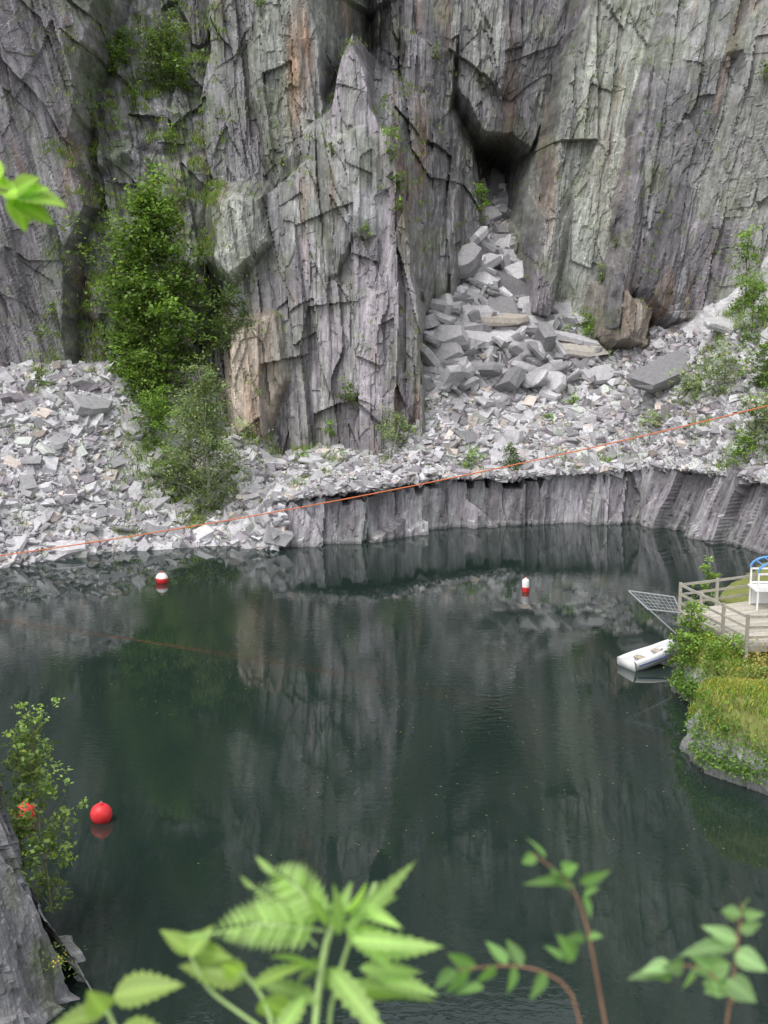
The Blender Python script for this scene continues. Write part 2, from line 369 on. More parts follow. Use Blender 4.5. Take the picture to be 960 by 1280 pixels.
scat(2200,(-27,-6),(-.5,.9),.15,.8,2.0,111,lift=.2)
scat(3600,(-6,24),(.0,1.1),.2,.9,1.9,112,lift=.3,slope=.2)
def slab(x,y,L,W,Th,yaw,ax,ay,col,dz=.3,seed=0):
    r=np.random.default_rng(seed+int(abs(x)*100)%97)
    n=8;th=np.linspace(0,2*math.pi,n,endpoint=False)+r.uniform(-.3,.3,n)
    rad=r.uniform(.7,1.15,n);sq=1/np.maximum(abs(np.cos(th)),abs(np.sin(th)))**.85
    o=np.stack([np.cos(th)*rad*sq*L/2,np.sin(th)*rad*sq*W/2],-1)
    V=[];sc=[(0.0,-.5),(.9,-.5),(1.02,.0),(.93,.45),(0.0,.5)]
    for kk,h in sc:
        V.append(np.concatenate([o*kk*r.uniform(.94,1.06,(n,1)),np.full((n,1),h*Th)+(r.uniform(-.16,.16,(n,1))*Th)*(kk>0)],1))
    V=np.concatenate(V)
    a=np.arange(5*n).reshape(5,n);b2=np.roll(a,-1,1)
    F=np.stack([a[:-1],b2[:-1],b2[1:],a[1:]],-1).reshape(-1,4)
    M=np.array(Matrix.Rotation(yaw,3,'Z')@Matrix.Rotation(ax,3,'X')@Matrix.Rotation(ay,3,'Y'))
    z=float(T(np.array([x]),np.array([y]))[0])+dz
    acc.add(V@M.T+np.array((x,y,z)),F,0,np.array(col))
D2=lambda f:tuple(np.array((.44,.43,.442))*f)
r=np.random.default_rng(77)
for i in range(330):
    x=r.uniform(2.6,15);y=Ysh(x)+r.uniform(8,31)
    if not infront(np.array([x]),np.array([y]))[0]:continue
    L=1.1*(1-r.random()*.92)**(-.42)*r.uniform(.8,1.2)
    slab(x,y,min(L,3.8),L*r.uniform(.4,.75),L*r.uniform(.1,.3),r.uniform(0,3.14),.45+r.normal(0,.4),r.normal(0,.45),D2(r.uniform(.45,1.25)),.2+.15*L,i)
for i in range(90):
    x=r.uniform(2.4,12.5);y=Ysh(x)+r.uniform(8,24)
    if not infront(np.array([x]),np.array([y]))[0]:continue
    L=r.uniform(1.8,4.6)
    slab(x,y,L,L*r.uniform(.35,.65),L*r.uniform(.10,.26),r.uniform(-1.2,1.4),.5+r.normal(0,.45),r.normal(0,.5),D2(r.uniform(.5,1.25)),.4+.12*L,i)
for i in range(60):
    x=r.uniform(-24,-9);y=Ysh(x)+r.uniform(1,15);L=r.uniform(.9,1.8)
    slab(x,y,L,L*r.uniform(.4,.7),L*r.uniform(.1,.25),r.uniform(0,3.14),.45+r.normal(0,.3),r.normal(0,.35),D2(r.uniform(.6,1.25)),.15,i)
for a in [(5.1,92.5,4.6,2.6,1.4,.5,.5,-.35,D2(.65),1.2),(8.2,89.5,5.2,2.2,.6,.05,.15,.03,(.45,.40,.35),1.5),(13,88.3,5,2.4,.5,-.3,.25,.12,(.43,.40,.36),.8),
 (5.0,85.8,4,2.3,.4,-.2,.35,.2,D2(1.05),.7),(6.5,97,3,2,.6,.8,.6,.3,D2(1.2),.8),(10,96,4,2,.7,.5,.7,-.5,D2(1.2),1),(12,94,3.5,1.8,.5,1.0,.5,-.6,D2(1.0),.8),
 (7.5,93.5,2.6,1.9,.8,.2,.9,.2,D2(1.3),.9),(18.3,80.8,5.8,2.6,1.0,.55,.55,-.35,D2(.5),1.1),(8.4,80,1.2,1.1,.9,.2,.1,.1,D2(1.25),.5),(4.2,88.5,2.6,1.8,.6,1.0,.4,.2,D2(1.1),.7),
 (-18.2,77.0,2.6,1.8,.6,.6,.5,.2,D2(.8),.4),(-18,67.3,2.5,1.4,.35,.1,.3,.1,D2(1.3),.3),(-7.2,79,2.2,1.2,.4,.1,.2,.1,D2(1.2),.3),(-4.6,78,1.8,1.3,.3,.1,.2,.1,D2(1.3),.3),(-8.2,74.5,1.6,1,.6,.5,.9,.3,D2(1.25),.4),
 (-7.2,71.2,1.7,1.2,.7,.5,.9,.3,D2(1.15),.2),(-6.5,70.1,1.4,1.0,.6,.9,.8,.3,D2(.95),-.4),(-7.0,70.0,1.3,1.0,.6,.3,.8,.3,D2(1.1),-.1),(-6.4,69.7,1.2,.9,.6,1.3,.9,.1,D2(1.2),-.5),(-6.8,71.8,1.5,1.0,.7,1.3,.7,.1,D2(1.0),.3),(-7.6,69.6,1.2,.9,.5,.6,.5,.1,D2(1.0),.2),
 (9.8,86.5,2.2,1.5,.5,.4,.3,.2,D2(1.1),.4),(11.3,84,1.8,1.3,.4,-.4,.3,.3,D2(1.3),.4),(6.8,83,2.0,1.4,.4,.9,.4,.2,D2(1.15),.4),(15,86,2.4,1.4,.6,.6,.7,-.3,D2(1.0),.5),(21.8,80.5,2.6,1.5,.5,.4,.5,.1,D2(1.2),.5)]:
    slab(*a)
acc.out('slate_rubble',M_rock)
# ------------------------------------------------------------ water
m,nt,b=newmat('water');L=nt.links
b.inputs['Base Color'].default_value=(.016,.028,.023,1);b.inputs['Roughness'].default_value=.02;b.inputs['IOR'].default_value=1.52
tc=nd(nt,'ShaderNodeTexCoord').outputs['Object']
mp=nd(nt,'ShaderNodeMapping');mp.inputs['Scale'].default_value=(1,1.6,1);L.new(tc,mp.inputs[0])
n1=nd(nt,'ShaderNodeTexNoise',Scale=2.4,Detail=3,Roughness=.55,Distortion=.5);L.new(mp.outputs[0],n1.inputs['Vector'])
n2=nd(nt,'ShaderNodeTexNoise',Scale=.07,Detail=3,Roughness=.5);L.new(tc,n2.inputs['Vector'])
st=ramp(nt,n2.outputs[0],[(.43,.07),(.60,.8)])
bp=nd(nt,'ShaderNodeBump',Distance=.009);L.new(st,bp.inputs['Strength']);L.new(n1.outputs[0],bp.inputs['Height']);L.new(bp.outputs[0],b.inputs['Normal'])
M_water=m
mk('water',[(-90,-20,0),(90,-20,0),(90,100,0),(-90,100,0)],[[0,1,2,3]],M_water)
n=1100;r=np.random.default_rng(3);x=r.uniform(-20,18,n);y=r.uniform(30,70,n)
k=fbm(x/6,y/5,3,3)+.25*r.random(n)>.64;x,y=x[k],y[k];n=len(x)
a=r.uniform(0,6.28,n);sz=r.uniform(.02,.045,n)
V=np.stack([np.stack([x+sz*np.cos(a+t)*w,y+sz*np.sin(a+t)*w,np.full(n,.006)],-1) for t,w in((0,1),(1.57,.5),(3.14,1),(4.71,.5))],1)
mk('floating_leaves',V.reshape(-1,3),np.arange(4*n).reshape(n,4),M_leaf,False,{'Col':('FLOAT_COLOR',np.tile(np.array((.35,.34,.12)),(4*n,1)))})
# ------------------------------------------------------------ foliage
def leafcloud(acc,P,size,col,r,m=1,flat=.5,asp=.5):
    n=len(P)
    nrm=r.normal(0,1,(n,3));nrm[:,2]=abs(nrm[:,2])+flat*1.5;nrm/=np.linalg.norm(nrm,axis=1)[:,None]
    t=np.cross(nrm,r.normal(0,1,(n,3)));t/=np.linalg.norm(t,axis=1)[:,None];bt=np.cross(nrm,t)
    s_=(size*r.uniform(.6,1.3,n))[:,None]
    V=np.stack([P-t*s_*.5,P+bt*s_*asp*.5-nrm*s_*.06,P+t*s_*.5-nrm*s_*.15,P-bt*s_*asp*.5-nrm*s_*.06],1)
    acc.add(V.reshape(-1,3),np.arange(4*n).reshape(n,4),m,np.repeat(col,4,axis=0))
def tree(name,base,h,w,nclump,nleaf,lsize,col,seed=0,trunk=.12,low=.15,clr=.16,lean=(0,0),barkc=(.16,.14,.12),shape=1.0,d=None):
    r=np.random.default_rng(seed);acc=Acc();base=np.array(base,float);d=d or w
    n=9;t=np.linspace(0,1,n)
    P=base+np.stack([lean[0]*t+np.cumsum(r.normal(0,.02*h/3,n)),lean[1]*t+np.cumsum(r.normal(0,.02*h/3,n)),t*h*.92],-1);P[0]=base-np.array((0,0,.3))
    tube(acc,P,trunk*(1-t*.85),0,barkc)
    for i in range(nclump):
        u=low+(1-low)*((i+r.random())/nclump)
        prof=(math.sin(math.pi*min(1,((u-low)/(1-low))**(.75*shape)*.9+.1)))**.7
        a=i*2.4+r.uniform(-.5,.5);rr=r.uniform(.35,1.0)*prof
        st=np.array([np.interp(max(0,u-.15),t,P[:,k]) for k in range(3)])
        e=np.array([np.interp(u,t,P[:,0])+math.cos(a)*rr*w/2,np.interp(u,t,P[:,1])+math.sin(a)*rr*d/2,base[2]+u*h+r.normal(0,.02*h)])
        mid=(st+e)/2+np.array((0,0,.08*h*r.uniform(-.3,1)))
        tt=np.linspace(0,1,6)[:,None];Q=(1-tt)**2*st+2*tt*(1-tt)*mid+tt**2*e
        tube(acc,Q,trunk*.35*(1-tt[:,0]*.8)*(1-.6*u),0,barkc,4)
        cr=clr*w*r.uniform(.7,1.3);m=int(nleaf/nclump*r.uniform(.6,1.4))
        nsub=5;sub=Q[r.integers(2,6,nsub)]+r.normal(0,1,(nsub,3))*cr*.75
        for k in range(2):tube(acc,np.stack([e,(e+sub[k])/2+.05,sub[k]]),[trunk*.08,trunk*.06,trunk*.03],0,barkc,3)
        L=sub[r.integers(0,nsub,m)]+r.normal(0,1,(m,3))*np.array((.42,.42,.26))*cr
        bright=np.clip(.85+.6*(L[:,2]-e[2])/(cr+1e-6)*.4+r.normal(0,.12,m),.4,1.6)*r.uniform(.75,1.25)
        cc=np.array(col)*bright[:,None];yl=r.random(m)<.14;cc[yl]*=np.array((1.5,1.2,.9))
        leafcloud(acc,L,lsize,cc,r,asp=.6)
    return acc.out(name,[M_bark,M_leaf])
ashc=(.20,.33,.065);birchc=(.26,.35,.15);dk=(.11,.18,.055);lime=(.25,.40,.08)
def TZf(x,y):return float(T(np.array([x]),np.array([y]))[0])
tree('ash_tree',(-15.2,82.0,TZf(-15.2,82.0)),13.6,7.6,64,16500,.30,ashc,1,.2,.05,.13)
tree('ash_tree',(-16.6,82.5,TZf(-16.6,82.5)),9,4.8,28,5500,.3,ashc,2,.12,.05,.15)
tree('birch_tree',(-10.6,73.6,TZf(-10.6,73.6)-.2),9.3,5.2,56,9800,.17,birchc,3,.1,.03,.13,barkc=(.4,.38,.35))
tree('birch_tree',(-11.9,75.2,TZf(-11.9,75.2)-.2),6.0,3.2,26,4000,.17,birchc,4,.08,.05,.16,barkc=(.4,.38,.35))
def bush(name,x,y,h,w,nl,ls,col,seed,z=None):
    tree(name,(x,y,(TZf(x,y) if z is None else z)-.1),h,w,max(7,int(nl/110)),nl,ls,col,seed,.03+.006*h,.02,.18,barkc=(.12,.1,.08))
def cbush(name,a,b,h,w,nl,ls,col,seed):
    x,z=E(a,b,86);y=cy(x,z)
    for _ in range(3):
        k=y/85.;x,z=(a-480)*.0535*k,15+(353-b)*.0525*k;y=.5*y+.5*cy(x,z)
    y=cy(x,z)
    tree(name,(x,y-.3,z-.1),h,w,max(6,int(nl/110)),nl,ls,col,seed,.04,.02,.2,barkc=(.12,.1,.08))
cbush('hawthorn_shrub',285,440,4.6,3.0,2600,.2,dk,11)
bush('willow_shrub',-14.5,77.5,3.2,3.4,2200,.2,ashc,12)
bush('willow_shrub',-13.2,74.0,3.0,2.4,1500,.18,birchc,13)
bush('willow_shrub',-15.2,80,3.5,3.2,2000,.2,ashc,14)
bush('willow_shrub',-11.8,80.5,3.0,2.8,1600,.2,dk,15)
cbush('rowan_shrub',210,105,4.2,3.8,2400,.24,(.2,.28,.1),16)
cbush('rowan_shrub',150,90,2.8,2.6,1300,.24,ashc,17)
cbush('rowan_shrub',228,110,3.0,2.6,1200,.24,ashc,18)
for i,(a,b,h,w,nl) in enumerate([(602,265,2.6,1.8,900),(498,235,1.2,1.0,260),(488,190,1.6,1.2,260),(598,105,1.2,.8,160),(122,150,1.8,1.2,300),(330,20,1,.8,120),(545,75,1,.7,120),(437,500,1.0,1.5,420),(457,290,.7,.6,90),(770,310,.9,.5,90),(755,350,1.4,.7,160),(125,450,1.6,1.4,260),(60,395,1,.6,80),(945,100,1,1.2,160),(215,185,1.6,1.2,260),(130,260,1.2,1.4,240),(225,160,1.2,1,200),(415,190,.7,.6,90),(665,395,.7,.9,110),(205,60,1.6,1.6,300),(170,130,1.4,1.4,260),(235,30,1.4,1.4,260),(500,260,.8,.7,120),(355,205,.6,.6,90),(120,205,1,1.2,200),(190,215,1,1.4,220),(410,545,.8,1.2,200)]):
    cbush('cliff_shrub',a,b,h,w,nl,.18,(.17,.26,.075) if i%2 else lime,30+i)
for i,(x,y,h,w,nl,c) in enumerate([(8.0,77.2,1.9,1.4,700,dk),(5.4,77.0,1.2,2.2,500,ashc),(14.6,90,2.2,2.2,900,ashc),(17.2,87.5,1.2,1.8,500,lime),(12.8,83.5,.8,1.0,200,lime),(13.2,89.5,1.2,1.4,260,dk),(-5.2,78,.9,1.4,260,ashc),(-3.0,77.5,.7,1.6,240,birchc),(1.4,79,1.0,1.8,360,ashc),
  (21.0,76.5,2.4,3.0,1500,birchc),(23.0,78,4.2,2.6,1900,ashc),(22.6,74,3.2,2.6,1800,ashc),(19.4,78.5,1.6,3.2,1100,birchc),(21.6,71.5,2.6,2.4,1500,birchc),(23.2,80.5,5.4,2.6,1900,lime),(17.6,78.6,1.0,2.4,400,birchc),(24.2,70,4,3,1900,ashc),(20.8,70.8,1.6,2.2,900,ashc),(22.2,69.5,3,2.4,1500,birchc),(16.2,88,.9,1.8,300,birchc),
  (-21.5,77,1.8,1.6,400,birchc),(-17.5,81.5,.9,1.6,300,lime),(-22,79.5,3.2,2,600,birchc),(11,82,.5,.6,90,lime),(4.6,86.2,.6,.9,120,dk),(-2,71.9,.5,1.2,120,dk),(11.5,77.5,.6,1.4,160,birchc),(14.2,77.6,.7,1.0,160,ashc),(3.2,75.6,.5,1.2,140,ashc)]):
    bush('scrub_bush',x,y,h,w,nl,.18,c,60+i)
tree('birch_sapling',(.35,77.6,TZf(.35,77.6)),3.3,2.6,16,1000,.14,birchc,90,.05,.35,.14,barkc=(.6,.58,.54))
tree('birch_sapling',(.6,77.6,TZf(.6,77.6)),2.8,2.2,10,500,.14,birchc,92,.04,.35,.14,lean=(.6,0),barkc=(.6,.58,.54))
def tufts(acc,P,nb,h,col,r,w=.02,spread=.15):
    n=len(P)*nb;B=np.repeat(P,nb,axis=0)+r.normal(0,1,(n,3))*np.array((spread,spread,0.01))
    a=r.uniform(0,6.28,n);d=np.stack([np.cos(a),np.sin(a),np.zeros(n)],-1);s=np.stack([-np.sin(a),np.cos(a),np.zeros(n)],-1)
    hh=(h*r.uniform(.5,1.3,n))[:,None];bd=r.uniform(.1,.7,n)[:,None]
    up=np.array((0,0,1.))
    V=np.stack([B-s*w,B+s*w,B+s*w*.5+up*hh*.7+d*hh*bd*.5,B+up*hh+d*hh*bd],1)
    c=np.array(col)*r.uniform(.6,1.4,n)[:,None];c[r.random(n)<.2]*=np.array((1.7,1.25,1.0))
    acc.add(V.reshape(-1,3),np.arange(4*n).reshape(n,4),0,np.repeat(c,4,axis=0))
acc=Acc();r=np.random.default_rng(8)
n=9000;x=r.uniform(-26,25,n);q=r.uniform(.3,16,n);y=Ysh(x)+q
dens=ss(fbm(x/1.6,y/1.6,33,4),.5,.62)*(ss(x,-17,-14)*(1-ss(x,-7,-4))*.9+ss(x,17.5,20)*.9+.07+.25*(q<1.6)*(x>-7))
k=(r.random(n)<dens)&infront(x,y);x,y=x[k],y[k]
tufts(acc,np.stack([x,y,T(x,y)+.05],-1),9,.38,(.20,.29,.08),r,.03,.22)
n=6500;x=r.uniform(-23,-11,n);z=r.uniform(9,34,n);Y0=cliff(x[None],z[None])[0][0];Y1=cliff(x[None],(z+.35)[None])[0][0]
k=(Y1-Y0>.13)&(fbm(x/1.5,z/1.5,44,3)>.42)
tufts(acc,np.stack([x[k],Y0[k]-.05,z[k]+.05],-1),9,.36,(.20,.29,.08),r,.03,.2)
n=4500;x=r.uniform(-25,25,n);z=r.uniform(4,34,n);Y0=cliff(x[None],z[None])[0][0];Y1=cliff(x[None],(z+.3)[None])[0][0]
k=(Y1-Y0>.18)&(fbm(x/2,z/3,46,3)>.49)
tufts(acc,np.stack([x[k],Y0[k]-.05,z[k]+.05],-1),8,.3,(.17,.26,.065),r,.025,.16)
acc.out('grass_tufts',[M_leaf])
# ------------------------------------------------------------ right bank with dock
BYy=[20,30,33.6,34.6,36.4,38.5,40.5,41.6,43.0,45,47,50,54,60,64];BYx=[30,15,12.6,11.4,9.9,9.9,11.0,11.6,10.9,10.9,12.0,13.2,15,19,24]
def bankz(x,y):
    d=x-np.interp(y,BYy,BYx)-.5*(fbm(y/1.2,x/3,5,3)-.5)
    top=1.7+.5*fbm(x/2,y/2,17,3)-.3*ss(y,44,46)+.7*np.exp(-((x-11.6)/1.8)**2-((y-36.8)/1.8)**2)+.04*np.maximum(x-13,0)-.7*np.exp(-((y-40.9)/1.1)**2)
    return -.8+(top+.8)*ss(d,-.25,.75)**.8,d
bx=np.concatenate([cells(8.5,17,.07),cells(17,45,1)[1:]]);by=cells(20,64,.1)
BX,BY_=np.meshgrid(bx,by);BZ,BD=bankz(BX,BY_)
v,_,ii=plates(BY_,BZ*1.,.7,.4,7,.12,.1)
BXd=BX+v*ss(BD,-.6,0)*(1-ss(BD,.5,.9))
gr=ss(BZ+.5*(fbm(BX/.5,BY_/.5,3)-.5),1.0,1.4)[...,None]
rk=gray*(.75+.7*ii[...,None]);rk=rk*(.4+.7*ss(BZ,.0,.5))[...,None]
BC=rk*(1-gr)+np.array((.2,.22,.06))*gr
mk('grassy_bank',np.stack([BXd,BY_,BZ],-1).reshape(-1,3),gridF(len(by),len(bx)),M_rock,False,{'Col':('FLOAT_COLOR',BC.reshape(-1,3))})
acc=Acc();r=np.random.default_rng(9)
n=7500;x=r.uniform(9.6,17,n);y=r.uniform(33.5,44.5,n);z,d=bankz(x,y);k=(z>1.05);x,y,z=x[k],y[k],z[k]
k2=r.random(len(x))<.5
tufts(acc,np.stack([x,y,z],-1)[k2],9,.2,(.34,.37,.10),r,.014,.09)
tufts(acc,np.stack([x,y,z],-1)[~k2],7,.17,(.23,.38,.08),r,.022,.09)
acc.out('bank_grass',[M_leaf])
acc=Acc();fl=np.stack([x,y,z+.2],-1)[(r.random(len(x))<.25)&(fbm(x/.8,y/.8,9,3)>.48)];leafcloud(acc,fl+r.normal(0,.05,fl.shape),.055,np.tile((.7,.48,.09),(len(fl),1)),r,0,2,.9)
acc.out('yellow_wildflowers',[M_leaf])
acc=Acc()
n=1500;y=r.uniform(33.8,44.5,n);x=np.interp(y,BYy,BYx)+r.uniform(-.05,.5,n);z,d=bankz(x,y);z=np.maximum(z,.55);P=np.stack([x-.1,y-.1,z],-1);P=P[(fbm(y/.7,z,71,3)>.54)]
P=np.repeat(P,8,axis=0)+r.normal(0,.14,(len(P)*8,3));leafcloud(acc,P,.1,np.array((.16,.27,.06))*r.uniform(.5,1.5,len(P))[:,None],r,0,.5,.7)
acc.out('trailing_ivy',[M_leaf])
def nbush(name,x,y,z,h,w,nl,ls,col,seed):tree(name,(x,y,z),h,w,max(8,int(nl/90)),nl,ls,col,seed,.03,.02,.17,barkc=(.12,.1,.08))
nbush('willow_bush',11.2,43.6,1.3,2.3,1.7,1700,.13,lime,201)
nbush('willow_bush',12.1,42.6,1.3,1.3,2.2,1500,.12,ashc,202)
nbush('bracken_bush',13.4,41.2,1.5,.9,2.6,1400,.12,(.36,.30,.1),203)
nbush('bracken_bush',12.6,40.2,1.3,.7,2.0,1000,.11,(.24,.30,.09),207)
nbush('willow_bush',10.9,44.6,.6,1.6,1.0,600,.12,ashc,204)
nbush('willow_bush',13.6,50.3,1.6,1.9,1.4,800,.13,lime,205)
nbush('heather_bush',11.4,38.6,1.7,.6,1.6,700,.09,(.30,.29,.1),206)
# dock
dock=empty('wooden_jetty',(12,45,2.4));wc=np.array((.36,.335,.285));r=np.random.default_rng(4)
acc=Acc();A=np.array((11.5,46.6));B=np.array((12.75,41.9));C=np.array((18,42.4));Dp=np.array((18,49.6));zf=2.45
def o(p):return p-np.array((12,45,2.4))
nb=34
for i in range(nb):
    t=(i+.5)/nb;a=A+(B-A)*t;c=Dp+(C-Dp)*t
    f=.8+.4*r.random();a3=o(np.array((*a,zf+r.uniform(-.003,.003))));c3=o(np.array((*c,zf)))
    bar(acc,a3,c3,.128,.04,0,wc*f*1.35)
acc.out('deck_boards',M_wood,parent=dock)
acc=Acc()
for p,q in((A,B),(B,C),(A,Dp)):
    u_=(q-p)/np.linalg.norm(q-p)*.06
    p3=o(np.array((*(p+u_),zf-.13)));q3=o(np.array((*(q-u_),zf-.13)));bar(acc,p3,q3,.05,.2,0,wc*.8)
def rail(p,q,n,i0=0):
    for i in range(i0,n+1):
        c=p+(q-p)*i/n;b0=o(np.array((*c,zf-.5)));b1=o(np.array((*c,zf+1.13)));bar(acc,b0,b1,.11,.11,0,wc*r.uniform(.85,1.15))
    u_=(q-p)/np.linalg.norm(q-p)*.06
    for h,hh in((1.1,.1),(.72,.09),(.36,.09)):
        bar(acc,o(np.array((*(p+u_),zf+h-.06))),o(np.array((*(q-u_),zf+h-.06))),.04,hh,0,wc*r.uniform(.95,1.2))
rail(A,B,3);rail(B,C,4,1);rail(A,Dp,4,1)
for p in(A+(.5,-.3),B+(.3,.4),(A+B)/2+(.4,0),(13.5,46.5),(15,43)):
    bar(acc,o(np.array((p[0],p[1],-.6))),o(np.array((p[0],p[1],zf-.1))),.18,.18,0,wc*.7)
acc.out('railings_and_posts',M_wood,parent=dock)
gw=empty('steel_platform',(10.6,47.5,2.5));acc=Acc();mc=(.28,.3,.31)
def g(x,y,z):return np.array((x-10.6,y-47.5,z-2.5))
Q=[(9.9,48.6,2.75),(11.5,47.6,2.75),(11.5,46.3,2.45),(10.4,47.2,2.35)]
for i in range(4):tube(acc,[g(*Q[i]),g(*Q[(i+1)%4])],.03,0,mc)
for i in range(1,9):
    t=i/9;a=np.array(Q[0])*(1-t)+np.array(Q[1])*t;b_=np.array(Q[3])*(1-t)+np.array(Q[2])*t;tube(acc,[g(*a),g(*b_)],.009,0,mc,4)
for i in range(1,5):
    t=i/5;a=np.array(Q[0])*(1-t)+np.array(Q[3])*t;b_=np.array(Q[1])*(1-t)+np.array(Q[2])*t;tube(acc,[g(*a),g(*b_)],.009,0,mc,4)
tube(acc,[g(9.95,48.5,2.7),g(11.6,47.4,1.3)],.03,0,mc)
acc.out('frame',M_metal,parent=gw)
boat=empty('white_dinghy',(10.75,47.6,.25))
acc=Acc();n=15;t=np.linspace(0,1,n);hw=.62*np.sin(np.pi*np.clip(t*.62+.36,0,1))**.8;hw=np.where(t>.72,hw*np.sqrt(np.clip(1-((t-.72)/.28)**2,0,1)),hw)+.01
prof=[(0.05,-.22),(.7,-.18),(1,.05),(1.06,.22),(.98,.32),(.8,.32),(.7,.2),(.66,-.05),(.02,-.1)]
def hull(sg):
    V=[];
    for i in range(n):
        for a,z in prof:V.append((sg*a*hw[i],-1.3+2.7*t[i],z+.22*max(0,t[i]-.6)**1.2*2.2))
    return V
for sg in(1,-1):acc.add(hull(sg),gridF(n,len(prof)),0,(.78,.79,.8))
box(acc,(0,-1.3,.08),(1.0,.06,.5),0,(.7,.7,.7));box(acc,(0,-.5,.15),(.95,.22,.04),0,(.5,.42,.3));box(acc,(0,.35,.17),(.95,.22,.04),0,(.5,.42,.3))
tube(acc,[(-.63,-1.2,.12),(-.68,0,.12),(-.55,.7,.2)],.03,0,(.1,.12,.3))
tube(acc,[(.63,-1.2,.12),(.68,0,.12),(.55,.7,.2)],.03,0,(.1,.12,.3))
acc.out('hull',M_paint,True,boat);boat.rotation_euler=(math.radians(9),math.radians(-6),math.radians(-62))
ki=empty('canopy_stand',(15.2,46.9,2.5));acc=Acc()
w_=(.8,.8,.8)
for x in(-.75,.75):
    for y in(-.5,.5):bar(acc,(x,y,0),(x,y,1.5),.06,.06,0,w_)
for y in(-.5,.5):bar(acc,(-.71,y,.9),(.71,y,.9),.04,.08,0,w_);bar(acc,(-.71,y,1.46),(.71,y,1.46),.04,.07,0,w_)
box(acc,(0,0,.8),(1.7,1.1,.05),0,w_);box(acc,(0,.44,.42),(1.4,.04,.7),0,(.7,.7,.7))
acc.out('frame',M_paint,parent=ki)
acc=Acc();th=np.linspace(0,math.pi,14)
for y in(-.5,.5):tube(acc,[(-.78*math.cos(a),y,1.52+.42*math.sin(a)) for a in th],.045,0,(.12,.32,.65))
for a in th[3:11:2]:tube(acc,[(-.78*math.cos(a),-.5,1.52+.42*math.sin(a)),(-.78*math.cos(a),.5,1.52+.42*math.sin(a))],.025,0,(.12,.32,.65))
acc.out('hoop_frame',M_paint,True,ki)
acc=Acc();P=[(-.2+.17*math.cos(a),-.6,1.2+.17*math.sin(a)) for a in np.linspace(0,2*math.pi,20)];tube(acc,P,.05,0,(.6,.03,.03),8);acc.out('lifebuoy',M_paint,True,ki)
# ------------------------------------------------------------ buoys
def lathe(acc,prof,n=24,m=0,cols=None):
    P=np.array(prof);a=np.linspace(0,2*math.pi,n,endpoint=False)
    V=np.stack([P[:,0][:,None]*np.cos(a),P[:,0][:,None]*np.sin(a),np.broadcast_to(P[:,1][:,None],(len(P),n))],-1).reshape(-1,3)
    A_=np.arange(len(P)*n).reshape(-1,n);B_=np.roll(A_,-1,1);F=np.stack([A_[:-1],B_[:-1],B_[1:],A_[1:]],-1).reshape(-1,4)
    acc.add(V,F,m,np.repeat(np.array(cols),n,axis=0))
red=(.72,.04,.045);wht=(.8,.78,.76)
def buoy(x,y,rad,white=0.,name='mooring_buoy',tilt=0):
    e=empty(name,(x,y,rad*.62));e.rotation_euler=(tilt,tilt*.6,0)
    acc=Acc();th=np.linspace(-math.pi/2,math.pi/2,28);pr=[(rad*math.cos(t)+1e-4,rad*math.sin(t)*1.03) for t in th]
    cs=[wht if math.sin(t)>1-white else red for t in th]
    lathe(acc,pr,28,0,cs);acc.out('float',M_paint,True,e)
    acc=Acc();lathe(acc,[(.001,rad*1.0),(rad*.2,rad*1.0),(rad*.22,rad*1.05),(rad*.2,rad*1.14),(rad*.1,rad*1.16),(.001,rad*1.16)],12,0,[red]*6)
    tube(acc,[(rad*.1*math.cos(a),0,rad*1.2+rad*.1*math.sin(a)) for a in np.linspace(0,6.28,12)],rad*.03,0,(.3,.3,.3),5)
    acc.out('eye_top',M_paint,True,e)
buoy(-8.02,32.9,.31,0,tilt=.1);buoy(-11.3,61.2,.32,.75,tilt=.05);buoy(-10.2,33.0,.3,0)
e=empty('marker_buoy',(7.0,59.4,.15));acc=Acc()
lathe(acc,[(.001,-.25),(.12,-.25),(.17,-.15),(.18,.06),(.18,.1),(.18,.38),(.15,.46),(.06,.5),(.05,.56),(.001,.58)],20,0,[red,red,red,red,wht,wht,wht,wht,red,red]);acc.out('float',M_paint,True,e)
# ------------------------------------------------------------ rope
acc=Acc();t=np.linspace(-.25,1.25,120);P=np.stack([-19.1+t*37.8,60+0*t,1.67+7.48*t-1.3*4*t*(1-t)*.42],-1)
tube(acc,P,.03,0,(.62,.18,.07),6);acc.out('orange_rope',attrmat('rope_fibre',.8,30,.25,.4))
# ------------------------------------------------------------ near-left rock
th=cells(0,2*math.pi,.02);zz=cells(-.6,9,.05);TH,ZZ=np.meshgrid(th,zz)
rr=1-.08*np.maximum(ZZ,0)
aa=TH*4.2
w=(fbm(np.cos(TH)*3+7,np.sin(TH)*3+ZZ*.3,5,3)-.5)*.9
v1,e1,i1=plates(aa+.3*ZZ,ZZ,1.3,2.4,171,.12,.26);v2,e2,i2=plates(aa+ZZ*.2,ZZ,.5,1.3,143,.07,.10);v3,_,i3=plates(aa,ZZ,.2,.5,145,.03,.04)
f=rr*4.25+w+(v1+v2+v3)*np.clip(rr*1.5,0,1)
RV=np.stack([-10.8+f*np.cos(TH),24.2+f*.85*np.sin(TH),ZZ],-1)
topc=RV[-1].mean(0);RV=np.concatenate([RV,np.broadcast_to(topc,(1,len(th),3))],0)
RC=gray*1.1*((.7+.6*i1)*(.8+.4*i2))[...,None];gmm=(ss(fbm(aa/1.5,ZZ/1.5,9,4),.56,.66)*.5)[...,None];RC=RC*(1-gmm)+np.array((.14,.17,.07))*gmm
RC=np.concatenate([RC,RC[-1:]],0)
RST=np.concatenate([np.stack([aa,v1,ZZ*1.5],-1)*1.5]+[np.stack([aa[-1:],v1[-1:]+2,ZZ[-1:]],-1)],0)
